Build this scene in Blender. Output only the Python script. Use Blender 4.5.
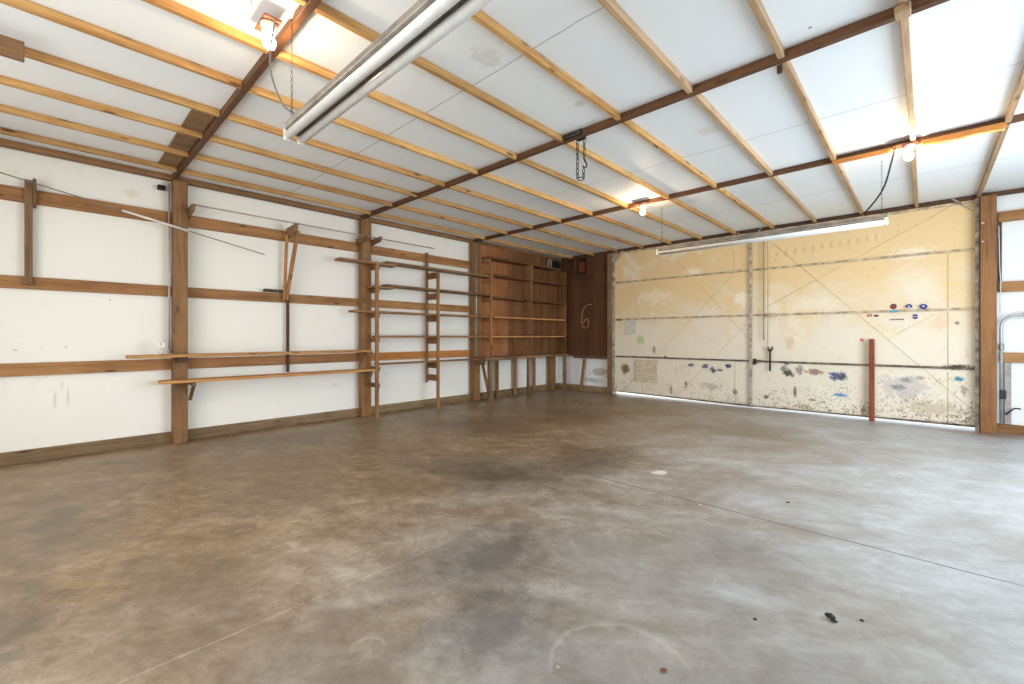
import bpy, bmesh, math, random
from mathutils import Vector, Matrix
random.seed(7)
for o in list(bpy.data.objects): bpy.data.objects.remove(o)
SC = bpy.context.scene
COL = SC.collection

# ---------------------------------------------------------------- camera, world, lights
S = 1.28            # camera height in metres: lengths below are written in this unit
F = 437.0; CX = 512.0; HY = 336.5
TH = math.radians(43.4); s_, c_ = math.sin(TH), math.cos(TH)
cam = bpy.data.objects.new('camera', bpy.data.cameras.new('camera')); COL.objects.link(cam)
cam.data.sensor_width = 36; cam.data.lens = F/1024*36
cam.data.shift_y = -(342-HY)/1024
cam.location = (0, 0, S); cam.rotation_euler = (math.pi/2, 0, TH)
cam.data.clip_start = 0.02; cam.data.clip_end = 300
SC.camera = cam

w = bpy.data.worlds.new('overcast sky'); SC.world = w; w.use_nodes = True
bg = w.node_tree.nodes['Background']
bg.inputs[0].default_value = (0.80, 0.90, 1.0, 1); bg.inputs[1].default_value = 3.0

def area(name, loc, rot, sx, sy, power, col):
    l = bpy.data.lights.new(name, 'AREA'); l.shape = 'RECTANGLE'; l.size = sx*S; l.size_y = sy*S
    l.energy = power; l.color = col
    o = bpy.data.objects.new(name, l); o.location = Vector(loc)*S; o.rotation_euler = rot; COL.objects.link(o)
    return o
# daylight in the right doorway, plus fill light added in an opening behind the camera
area('daylight_right_doorway', (1.86, 3.95, 1.2), (0, math.radians(91), 0), 2.2, 2.5, 270, (0.70, 0.85, 1.0))
area('fill_back_opening', (-1.6, -1.36, 1.15), (math.radians(90), 0, 0), 4.6, 2.1, 125, (1.0, 0.95, 0.88))
BULB = 330
BULBS = [(-2.2, 0.66, 2.375), (-2.24, 4.41, 2.375), (-0.09, 4.41, 2.375)]

vs = SC.view_settings
vs.view_transform = 'Standard'; vs.look = 'None'; vs.gamma = 1; vs.use_curve_mapping = False
vs.exposure = -0.12

# ---------------------------------------------------------------- plane solvers (photo point on a known wall plane)
def LW(x, y, X):            # plane X = const (left wall side): returns (Y, z)
    r = (x-CX)/F; Y = -X*(c_+r*s_)/(s_-r*c_); Z = -X*s_+Y*c_
    return Y, 1+(HY-y)/F*Z
def DW(x, y, Y=6.762):      # plane Y = const (door wall side): returns (X, z)
    r = (x-CX)/F; X = Y*(r*c_-s_)/(c_+r*s_); Z = -X*s_+Y*c_
    return X, 1+(HY-y)/F*Z

# ---------------------------------------------------------------- materials
def lin(c):
    return tuple(((v/255)/12.92 if v/255 <= .04045 else ((v/255+.055)/1.055)**2.4) for v in c)+(1,)
def newmat(name, rough=.6, spec=.4):
    m = bpy.data.materials.new(name); m.use_nodes = True
    nt = m.node_tree; b = nt.nodes['Principled BSDF']
    b.inputs['Roughness'].default_value = rough; b.inputs['Specular IOR Level'].default_value = spec
    return m, nt, b
class N:
    def __init__(s, nt): s.nt = nt
    def n(s, t, **k):
        o = s.nt.nodes.new(t)
        for a, v in k.items(): setattr(o, a, v)
        return o
    def l(s, a, b): s.nt.links.new(a, b)
    def val(s, sock, v):
        if hasattr(v, 'is_linked') or isinstance(v, bpy.types.NodeSocket): s.l(v, sock)
        else: sock.default_value = v
    def math(s, op, a, b=0.0, clamp=False):
        o = s.n('ShaderNodeMath', operation=op); o.use_clamp = clamp
        s.val(o.inputs[0], a); s.val(o.inputs[1], b); return o.outputs[0]
    def vmath(s, op, a, b=(0,0,0)):
        o = s.n('ShaderNodeVectorMath', operation=op); s.val(o.inputs[0], a); s.val(o.inputs[1], b)
        return o.outputs['Value'] if op in ('LENGTH', 'DISTANCE', 'DOT_PRODUCT') else o.outputs[0]
    def noise(s, v, scale, det=4, rough=.55, dist=0):
        o = s.n('ShaderNodeTexNoise'); s.l(v, o.inputs['Vector']); o.inputs['Scale'].default_value = scale
        o.inputs['Detail'].default_value = det; o.inputs['Roughness'].default_value = rough; o.inputs['Distortion'].default_value = dist
        return o.outputs
    def ramp(s, f, a, b, lo=0., hi=1.):
        o = s.n('ShaderNodeMapRange'); s.val(o.inputs[0], f)
        for i, v in enumerate((a, b, lo, hi)): o.inputs[i+1].default_value = v
        return o.outputs[0]
    def mix(s, f, a, b, mode='MIX'):
        o = s.n('ShaderNodeMix', data_type='RGBA', blend_type=mode); s.val(o.inputs[0], f); s.val(o.inputs[6], a); s.val(o.inputs[7], b)
        return o.outputs[2]
    def pos(s):
        g = s.n('ShaderNodeNewGeometry'); return s.vmath('MULTIPLY', g.outputs['Position'], (1/S, 1/S, 1/S))
    def bump(s, b, h, st=.3, d=.01):
        o = s.n('ShaderNodeBump'); s.l(h, o.inputs['Height']); o.inputs['Strength'].default_value = st; o.inputs['Distance'].default_value = d
        s.l(o.outputs[0], b.inputs['Normal'])

WM = {}
def wood(tone, axis):
    """tone: key of TONES, axis: grain direction x/y/z"""
    if (tone, axis) in WM: return WM[tone, axis]
    light, dark, knot = TONES[tone]
    m, nt, b = newmat('wood_%s_%s' % (tone, axis), .62, .3); g = N(nt)
    tc = g.n('ShaderNodeTexCoord').outputs['Object']
    rnd = g.n('ShaderNodeObjectInfo').outputs['Random']
    off = g.n('ShaderNodeCombineXYZ'); g.l(g.math('MULTIPLY', rnd, 37.), off.inputs[0]); g.l(g.math('MULTIPLY', rnd, 91.), off.inputs[1]); g.l(g.math('MULTIPLY', rnd, 53.), off.inputs[2])
    v = g.vmath('ADD', tc, off.outputs[0])
    sc = {'x': (.05, 1, 1), 'y': (1, .05, 1), 'z': (1, 1, .05)}[axis]
    vg = g.vmath('MULTIPLY', v, sc)
    n1 = g.noise(vg, 42, 6, .65, 1.2)[0]; n2 = g.noise(vg, 7, 3, .5, .6)[0]; n3 = g.noise(v, 2.2, 3)[0]
    f = g.math('ADD', g.math('MULTIPLY', n1, .5), g.math('ADD', g.math('MULTIPLY', n2, .35), g.math('MULTIPLY', n3, .25)))
    f = g.ramp(f, .42, .66)
    col = g.mix(f, lin(dark), lin(light))
    # knots
    ks = {'x': (3.2, 12, 12), 'y': (12, 3.2, 12), 'z': (12, 12, 3.2)}[axis]
    vo = g.n('ShaderNodeTexVoronoi'); g.l(g.vmath('MULTIPLY', v, ks), vo.inputs['Vector']); vo.inputs['Scale'].default_value = .8
    kn = g.ramp(vo.outputs['Distance'], .09, .17, 1, 0)
    col = g.mix(g.math('MULTIPLY', kn, knot), col, lin(tuple(x*.42 for x in dark)))
    # per-board tone
    hv = g.n('ShaderNodeHueSaturation'); g.l(col, hv.inputs['Color']); g.l(g.ramp(rnd, 0, 1, .76, 1.04), hv.inputs['Value'])
    g.l(hv.outputs[0], b.inputs['Base Color'])
    g.bump(b, n1, .25, .004)
    WM[tone, axis] = m; return m
TONES = {
    'pine':    ((212, 168, 106), (156, 106, 58), .85),
    'pale':    ((196, 164, 128), (150, 116, 84), .6),
    'rafter':  ((108, 72, 46), (62, 40, 26), .5),
    'girt':    ((186, 136, 84), (126, 82, 46), .8),
    'orange':  ((196, 132, 68), (158, 96, 44), .5),
    'post':    ((156, 114, 72), (98, 66, 38), .6),
    'doorpost':((160, 112, 66), (112, 70, 40), .3),
    'base':    ((160, 132, 96), (112, 86, 58), .6),
    'weather': ((148, 114, 80), (92, 66, 44), .5),
    'shelf':   ((168, 122, 84), (112, 74, 48), .5),
    'dark':    ((96, 70, 54), (58, 40, 32), .2),
    'bench':   ((214, 160, 98), (168, 112, 60), .5),
    'red':     ((150, 78, 44), (112, 52, 28), .3),
    'plyA':    ((178, 118, 74), (130, 78, 44), .4),
    'plyB':    ((142, 98, 60), (94, 58, 32), .35),
    'plyC':    ((112, 74, 46), (74, 44, 26), .25),
}
def plain(name, rgb, rough=.5, metal=0., var=.12, scale=18, spec=.4):
    m, nt, b = newmat(name, rough, spec); g = N(nt); b.inputs['Metallic'].default_value = metal
    n = g.noise(g.n('ShaderNodeTexCoord').outputs['Object'], scale, 4)[0]
    g.l(g.mix(g.ramp(n, .35, .65), lin(tuple(v*(1-var) for v in rgb)), lin(tuple(min(255, v*(1+var*.5)) for v in rgb))), b.inputs['Base Color'])
    return m
M = {}
M['steel'] = plain('galvanised_steel', (168, 166, 160), .42, .55, .22, 30)
M['rusty'] = plain('rusted_painted_steel', (190, 168, 140), .7, .0, .25, 12)
M['frame'] = plain('weathered_white_steel', (172, 162, 148), .6, .1, .3, 12)
M['darkmetal'] = plain('dark_iron', (52, 46, 42), .5, .6, .3, 40)
M['enamel'] = plain('grey_enamel', (164, 156, 146), .45, .0, .14, 10)
M['channel'] = plain('dusty_channel', (128, 118, 106), .55, .0, .2, 10)
M['tube'] = plain('frosted_tube', (208, 208, 206), .25, 0, .03)
M['whiteplastic'] = plain('white_plastic', (226, 222, 214), .4, 0, .05)
M['porcelain'] = plain('porcelain', (206, 196, 180), .35, 0, .06)
M['blackcable'] = plain('black_rubber', (34, 32, 32), .5, 0, .1)
M['greycable'] = plain('grey_cable', (120, 116, 110), .5, 0, .1)
M['black'] = plain('black_plastic', (30, 30, 32), .4, 0, .1)
M['conduit'] = plain('conduit_pipe', (184, 186, 186), .35, .35, .08)
M['rod'] = plain('painted_rod', (206, 186, 150), .7, 0, .1)
M['grime'] = plain('grimy_steel', (112, 92, 72), .7, 0, .45, 9)
M['cord'] = plain('braided_cord', (176, 152, 122), .8, 0, .1)
M['debris'] = plain('dark_debris', (44, 38, 34), .9, 0, .2)
M['pink'] = plain('kraft_faced_board', (176, 150, 130), .8, 0, .08)
for k, c in dict(red=(176, 52, 48), blue=(46, 56, 130), lightblue=(80, 150, 196), cream=(226, 214, 190), darkink=(60, 54, 60), brown=(112, 60, 40), yellow=(214, 190, 110), chalk=(206, 170, 130), screen=(60, 120, 90)).items():
    M[k] = plain('paint_'+k, c, .55, 0, .1)
def emit(name, rgb, st):
    m, nt, b = newmat(name, .3); b.inputs['Base Color'].default_value = (1, 1, 1, 1)
    b.inputs['Emission Color'].default_value = rgb+(1,); b.inputs['Emission Strength'].default_value = st; return m
M['bulb'] = emit('glowing_bulb', (1.0, .74, .44), BULB)

def spots(g, p, col, axes, lst):
    """stains of their own shape: (a, b, ra, rb, rgb, strength, raggedness)"""
    for a, b_, ra, rb, rgb, st, rg in lst:
        cen = [0, 0, 0]; sc = [0, 0, 0]
        cen[axes[0]] = a; cen[axes[1]] = b_; sc[axes[0]] = 1/ra; sc[axes[1]] = 1/rb
        d = g.vmath('LENGTH', g.vmath('MULTIPLY', g.vmath('SUBTRACT', p, tuple(cen)), tuple(sc)))
        n = g.noise(p, (1.9 if rg > 1.1 else 1.2)/min(ra, rb), 6, .72)[0]
        d = g.math('ADD', d, g.math('MULTIPLY', g.math('SUBTRACT', n, .5), rg*(1.7 if min(ra, rb) < .2 else 1.3)))
        f = g.math('MULTIPLY', g.ramp(d, .45 if min(ra, rb) < .2 else .2, .85 if min(ra, rb) < .2 else 1.0, 1, 0), st)
        col = g.mix(f, col, lin(rgb))
    return col

# floor
def floor_mat():
    m, nt, b = newmat('old_concrete', .45, .5); g = N(nt); p = g.pos()
    st = g.vmath('MULTIPLY', p, (.55, 1.5, 1))
    rot = g.n('ShaderNodeVectorRotate', rotation_type='Z_AXIS'); g.l(p, rot.inputs['Vector']); rot.inputs['Angle'].default_value = -.55
    st = g.vmath('MULTIPLY', rot.outputs[0], (.8, 1.2, 1))
    n1 = g.noise(st, 1.25, 6, .62, .5)[0]; n2 = g.noise(st, 6.5, 9, .72, .5)[0]; n3 = g.noise(p, 26, 6, .7)[0]; n4 = g.noise(p, 110, 3, .7)[0]; n6 = g.noise(p, 12, 9, .75, .8)[0]
    sx = g.n('ShaderNodeSeparateXYZ'); g.l(p, sx.inputs[0]); X, Y = sx.outputs[0], sx.outputs[1]
    # brown slab left, greyer right: partly its own colour, mostly doorway daylight painted in
    gr = g.math('ADD', g.math('MULTIPLY', X, .30), g.math('MULTIPLY', Y, .03))
    gr = g.math('ADD', gr, g.math('MULTIPLY', g.math('SUBTRACT', n1, .5), .7))
    gr = g.ramp(gr, -.72, -.05)
    col = g.mix(gr, lin((176, 152, 119)), lin((186, 187, 188)))
    col = g.mix(g.ramp(n1, .38, .62), g.mix(1, col, lin((220, 214, 206)), 'MULTIPLY'), col)
    col = g.mix(g.ramp(n2, .40, .62), g.mix(1, col, g.mix(gr, lin((206, 198, 188)), lin((228, 226, 224))), 'MULTIPLY'), col)
    col = g.mix(g.math('MULTIPLY', g.ramp(n3, .45, .75), .3), col, lin((172, 162, 148)))
    col = g.mix(g.math('MULTIPLY', g.ramp(n4, .30, .44, 1, 0), .22), col, lin((84, 74, 64)))
    col = g.mix(g.math('MULTIPLY', g.ramp(n6, .42, .62, 1, 0), g.ramp(gr, 0, 1, .5, .22)), col, g.mix(1, col, lin((190, 182, 172)), 'MULTIPLY'))
    DK = (70, 66, 62)
    L = [(-2.35, 2.2, .75, .55, DK, .62, 1.6), (-1.45, 1.35, .30, .55, (84, 80, 78), .66, 1.8), (-1.1, 1.05, .22, .35, (78, 76, 74), .6, 1.8),
         (-2.9, 1.0, .5, .45, DK, .3, 1.8), (-2.1, .35, .7, .35, (96, 84, 70), .45, 1.8), (-1.35, .55, .5, .3, (110, 98, 86), .4, 1.8), (-3.6, 1.2, 1.0, .5, (112, 92, 66), .35, 1.8), (-.75, 1.0, .55, .45, (104, 98, 94), .42, 1.8), (-.9, 1.75, .6, .4, (112, 106, 100), .38, 1.8), (-.2, 1.5, .45, .35, (120, 116, 116), .3, 1.8), (-3.3, .0, .9, .35, DK, .5, 1.6), (-2.3, -.12, .5, .2, DK, .55, 1.6), (-1.95, 2.9, .35, .8, DK, .45, 1.7),
         (-3.6, 3.4, .9, .6, (98, 80, 62), .4, 1.6), (-3.2, 4.6, 1.2, .7, (110, 92, 68), .4, 1.6), (-1.2, 4.9, 1.6, .5, (122, 104, 78), .45, 1.5),
         (-4.5, 1.7, .5, 1.0, (96, 78, 60), .4, 1.7), (-4.9, .3, .25, .8, (176, 154, 128), .5, 1.4), (-4.9, 2.0, .2, .9, (176, 154, 128), .45, 1.4),
         (-.65, 2.2, .35, .3, (112, 110, 112), .4, 1.8), (-4.95, 4.7, .25, .3, (70, 50, 36), .7, 1.4), (.4, 6.55, .45, .16, (140, 84, 62), .5, 1.3),
         (-1.42, 3.08, .075, .085, (216, 206, 194), 1.0, .9)]
    col = spots(g, p, col, (0, 1), L)
    # swept arcs of pale cement
    for (ax, ay, R, wd) in ((-.667, 1.176, .208, .012), (-1.30, .70, .05, .012)):
        d = g.vmath('DISTANCE', p, (ax, ay, 0)); d = g.math('ADD', d, g.math('MULTIPLY', g.math('SUBTRACT', n2, .5), .05))
        f = g.ramp(g.math('ABSOLUTE', g.math('SUBTRACT', d, R)), 0, wd, .22, 0)
        f = g.math('MULTIPLY', f, g.ramp(g.math('SUBTRACT', Y, X), ay-ax-.06, ay-ax+.06, 0, 1))
        col = g.mix(f, col, lin((206, 198, 190)))
    # control joints
    wob = g.math('MULTIPLY', g.math('SUBTRACT', g.noise(p, 3, 3)[0], .5), .02)
    jx = g.math('ABSOLUTE', g.math('ADD', g.math('SUBTRACT', X, -1.69), wob))
    jy = g.math('ABSOLUTE', g.math('ADD', g.math('SUBTRACT', Y, 2.68), wob))
    fj = g.math('MAXIMUM', g.math('MULTIPLY', g.ramp(jy, .003, .008, .85, 0), g.ramp(X, -1.9, -1.6, .12, 1)), g.math('MULTIPLY', g.ramp(jx, .003, .007, 1, 0), .7))
    fj = g.math('MULTIPLY', fj, g.math('ADD', g.ramp(n2, .38, .6, .1, .5), g.ramp(jy, .01, .02, .5, .0)))
    jc = g.mix(g.ramp(g.math('ADD', jx, Y), 1.2, 1.6), lin((196, 184, 166)), lin((96, 84, 70)))
    jc = g.mix(g.ramp(jy, .01, .02), lin((74, 62, 50)), jc)
    col = g.mix(fj, col, jc)
    g.l(col, b.inputs['Base Color'])
    g.l(g.ramp(g.math('ADD', g.math('MULTIPLY', n2, .6), g.math('MULTIPLY', n3, .4)), .35, .65, .34, .55), b.inputs['Roughness'])
    g.bump(b, g.math('ADD', n3, g.math('MULTIPLY', fj, -1.)), .18, .006)
    return m
M['floor'] = floor_mat()

def foam_mat(name, base, seams=None, stains=(), axes=(1, 2), amt=.5):
    m, nt, b = newmat(name, .55, .25); g = N(nt); p = g.pos()
    n1 = g.noise(p, .9, 5, .6)[0]; n2 = g.noise(p, 9, 6, .7)[0]
    col = g.mix(g.math('MULTIPLY', g.ramp(n1, .45, .75), amt*.5), lin(base), lin(tuple(v*f for v, f in zip(base, (.96, .93, .87)))))
    col = g.mix(g.math('MULTIPLY', g.ramp(n2, .60, .78), amt), col, lin(tuple(v*f for v, f in zip(base, (.92, .88, .80)))))
    col = spots(g, p, col, axes, stains)
    sx = g.n('ShaderNodeSeparateXYZ'); g.l(p, sx.inputs[0])
    if seams:
        wob = g.math('MULTIPLY', g.math('SUBTRACT', g.noise(p, 1.6, 4, .6)[0], .5), seams[2])
        for k in seams[1]:
            d = g.math('ABSOLUTE', g.math('ADD', g.math('SUBTRACT', sx.outputs[seams[0]], k), wob))
            col = g.mix(g.math('MULTIPLY', g.ramp(d, .002, .006, 1, 0), .55), col, lin((110, 104, 98)))
    # small nail marks
    vo = g.n('ShaderNodeTexVoronoi'); g.l(p, vo.inputs['Vector']); vo.inputs['Scale'].default_value = 2.1
    col = g.mix(g.math('MULTIPLY', g.ramp(vo.outputs['Distance'], .014, .022, 1, 0), .75), col, lin((90, 80, 72)))
    g.l(col, b.inputs['Base Color']); g.bump(b, n2, .06, .01)
    return m
def lw(x, y): return LW(x, y, -5.2)
def wsp(x, y, rx, ry, rgb, st, rg):     # wall stain from its place and half-size in metres-ish units
    Y, z = lw(x, y); return (Y, z, rx, ry, rgb, st, rg)
M['wall'] = foam_mat('white_foam_wall', (238, 234, 224), None,
    [wsp(158, 383, .10, .03, (214, 186, 140), .6, 1.2), wsp(55, 400, .012, .10, (206, 192, 170), .6, 1.5), wsp(68, 398, .012, .10, (206, 192, 170), .6, 1.5),
     wsp(62, 385, .015, .05, (210, 196, 174), .4, 1.5), wsp(132, 194, .07, .06, (226, 206, 176), .6, 1.4), wsp(335, 385, .06, .03, (220, 206, 180), .6, 1.5),
     wsp(15, 110+240, .02, .01, (150, 140, 128), .5, 1.5), wsp(66, 347, .006, .01, (96, 84, 78), .8, 1.), wsp(110, 300, .012, .012, (150, 140, 120), .5, 1.)])
M['ceiling'] = foam_mat('white_foam_ceiling', (230, 234, 236), (1, (1.735, 3.66, 5.55), .05),
    [(-1.72, 1.62, .10, .13, (196, 196, 184), .45, 1.4), (-1.15, 3.3, .1, .1, (200, 190, 170), .4, 1.5), (-2.0, 4.9, .3, .12, (206, 198, 176), .4, 1.5),
     (-1.2, 1.2, .12, .12, (186, 186, 178), .5, 1.4), (-1.62, 2.35, .06, .05, (180, 180, 176), .5, 1.6), (-.35, 4.3, .25, .12, (214, 206, 170), .4, 1.5)], (0, 1), .25)

def door_mat(name, lst, rects):
    m, nt, b = newmat(name, .75, .1); g = N(nt); p = g.pos()
    sx = g.n('ShaderNodeSeparateXYZ'); g.l(p, sx.inputs[0]); Z = sx.outputs[2]
    n1 = g.noise(p, 1.5, 6, .65, .6)[0]; n2 = g.noise(p, 5, 7, .7, .4)[0]; n3 = g.noise(p, 52, 6, .78)[0]
    up = g.ramp(g.math('ADD', Z, g.math('MULTIPLY', g.math('SUBTRACT', n1, .5), 2.6)), 1.0, 1.7)
    col = g.mix(up, lin((226, 212, 190)), lin((226, 196, 148)))
    col = g.mix(g.math('MULTIPLY', g.ramp(n1, .58, .66), .8), col, lin((232, 220, 196)))
    col = g.mix(g.math('MULTIPLY', g.ramp(n2, .58, .74), .55), col, lin((222, 192, 138)))
    col = g.mix(g.math('MULTIPLY', g.ramp(n2, .30, .42, 1, 0), .3), col, lin((196, 184, 170)))
    # speckled dirt, thick near the ground
    lowz = g.math('MULTIPLY', g.ramp(Z, .75, .05, .0, 1.), g.ramp(sx.outputs[0], -2.5, .2, .9, 1.5))
    th = g.math('ADD', n3, g.math('MULTIPLY', lowz, .09)); th = g.math('ADD', th, g.math('MULTIPLY', g.math('SUBTRACT', n2, .5), .35))
    col = g.mix(g.math('MULTIPLY', g.ramp(th, .64, .69), .8), col, lin((96, 78, 62)))
    col = g.mix(g.math('MULTIPLY', g.ramp(Z, .07, .0, 0, 1), .7), col, lin((120, 104, 84)))
    col = spots(g, p, col, (0, 2), lst)
    g.l(col, b.inputs['Base Color']); g.bump(b, n2, .12, .01)
    return m
def dsp(x, y, rx, ry, rgb, st=.8, rg=1.3):
    X, z = DW(x, y); k = (-X*s_+6.762*c_)/F
    return (X, z, rx*k*1.1, ry*k, rgb, st, rg)
M['doorA'] = door_mat('painted_door_left', [
    dsp(640, 340, 6, 6, (170, 190, 130), .8, 1.0), dsp(625, 369, 6, 7, (116, 84, 44), .9, 1.0), dsp(691, 365, 4, 2.5, (54, 70, 100), .9, 1.6), dsp(705, 366, 4, 3, (48, 58, 86), .95, 1.6),
    dsp(713, 370, 4, 4, (60, 74, 100), .9, 1.8), dsp(728, 366, 4, 3, (30, 50, 90), .95, 1.3), dsp(720, 370, 3, 2, (60, 70, 90), .8, 1.5), dsp(735, 392, 3, 4, (110, 84, 60), .8, 1.5),
    dsp(686, 384, 2, 4, (90, 78, 66), .8, 1.2), dsp(671, 390, 2, 6, (110, 90, 70), .7, 1.4), dsp(709, 386, 10, 4, (170, 156, 136), .6, 2.0), dsp(655, 297, 24, 10, (240, 228, 204), .5, 2.0),
    dsp(692, 271, 10, 4, (242, 232, 210), .6, 1.8), dsp(742, 300, 8, 9, (240, 230, 208), .6, 1.8), dsp(730, 215+25, 3, 3, (246, 240, 226), .6, 1.2), dsp(654, 350, 2, 6, (130, 110, 90), .7, 1.2)], [])
M['doorB'] = door_mat('painted_door_right', [
    dsp(788, 373, 6, 5, (52, 46, 44), .9, 1.5), dsp(784, 368, 4, 4, (90, 84, 80), .8, 1.5), dsp(787, 364, 3, 2, (50, 70, 130), .8, 1.1), dsp(800, 370, 5, 6, (130, 118, 112), .8, 1.6),
    dsp(814, 372, 8, 4, (120, 70, 56), .75, 1.8), dsp(838, 377, 8, 5, (66, 84, 112), .9, 1.7), dsp(843, 376, 4, 6, (84, 80, 90), .8, 1.5), dsp(833, 374, 4, 3, (58, 74, 120), .8, 1.5),
    dsp(840, 395, 7.5, 2.6, (90, 142, 176), .95, .8), dsp(795, 392, 2, 8, (100, 78, 54), .85, 1.3), dsp(766, 397, 2.5, 3, (84, 72, 60), .85, 1.2), dsp(812.5, 400, 4.5, 1.8, (150, 130, 70), .9, 1.0),
    dsp(863, 410, 3, 6, (100, 82, 66), .7, 1.6), dsp(898, 387, 7, 4, (56, 56, 60), .9, 1.5), dsp(906, 380, 6, 4, (96, 100, 106), .8, 1.6), dsp(920, 378, 4, 3, (110, 106, 106), .6, 1.6),
    dsp(905, 388, 22, 16, (176, 166, 166), .55, 1.6), dsp(959, 379, 4.2, 3.6, (64, 128, 150), .95, .8), dsp(964, 390, 3, 7, (110, 96, 86), .6, 2.2), dsp(930, 408, 26, 10, (176, 150, 120), .5, 1.6),
    dsp(958, 367.5, 15, 4.0, (66, 54, 46), .95, 1.4), dsp(940, 322, 8, 12, (222, 190, 158), .6, 1.6), dsp(789, 343, 5, 9, (206, 170, 120), .5, 1.5), dsp(862, 340, 2.2, 2.6, (200, 60, 60), .85, 1.0),
    dsp(957, 323, 2.4, 2.4, (110, 104, 110), .8, .8), dsp(912, 254, 20, 9, (234, 220, 196), .7, 1.8), dsp(915, 285, 26, 26, (230, 216, 194), .6, 1.8), dsp(810, 305, 24, 10, (236, 222, 196), .6, 2.0),
    dsp(770, 305, 10, 10, (236, 222, 196), .6, 2.0)]
    + [dsp(777+i*9, 254-i*1.5, 1.6, 4.2, (192, 148, 104), .45, 2.4) for i in range(12)], [])

def ground_mat():
    m, nt, b = newmat('gravel_outside', .9); g = N(nt); n = g.noise(g.pos(), 20, 5)[0]
    g.l(g.mix(n, lin((200, 196, 188)), lin((226, 224, 218))), b.inputs['Base Color']); return m
M['ground'] = ground_mat()

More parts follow.
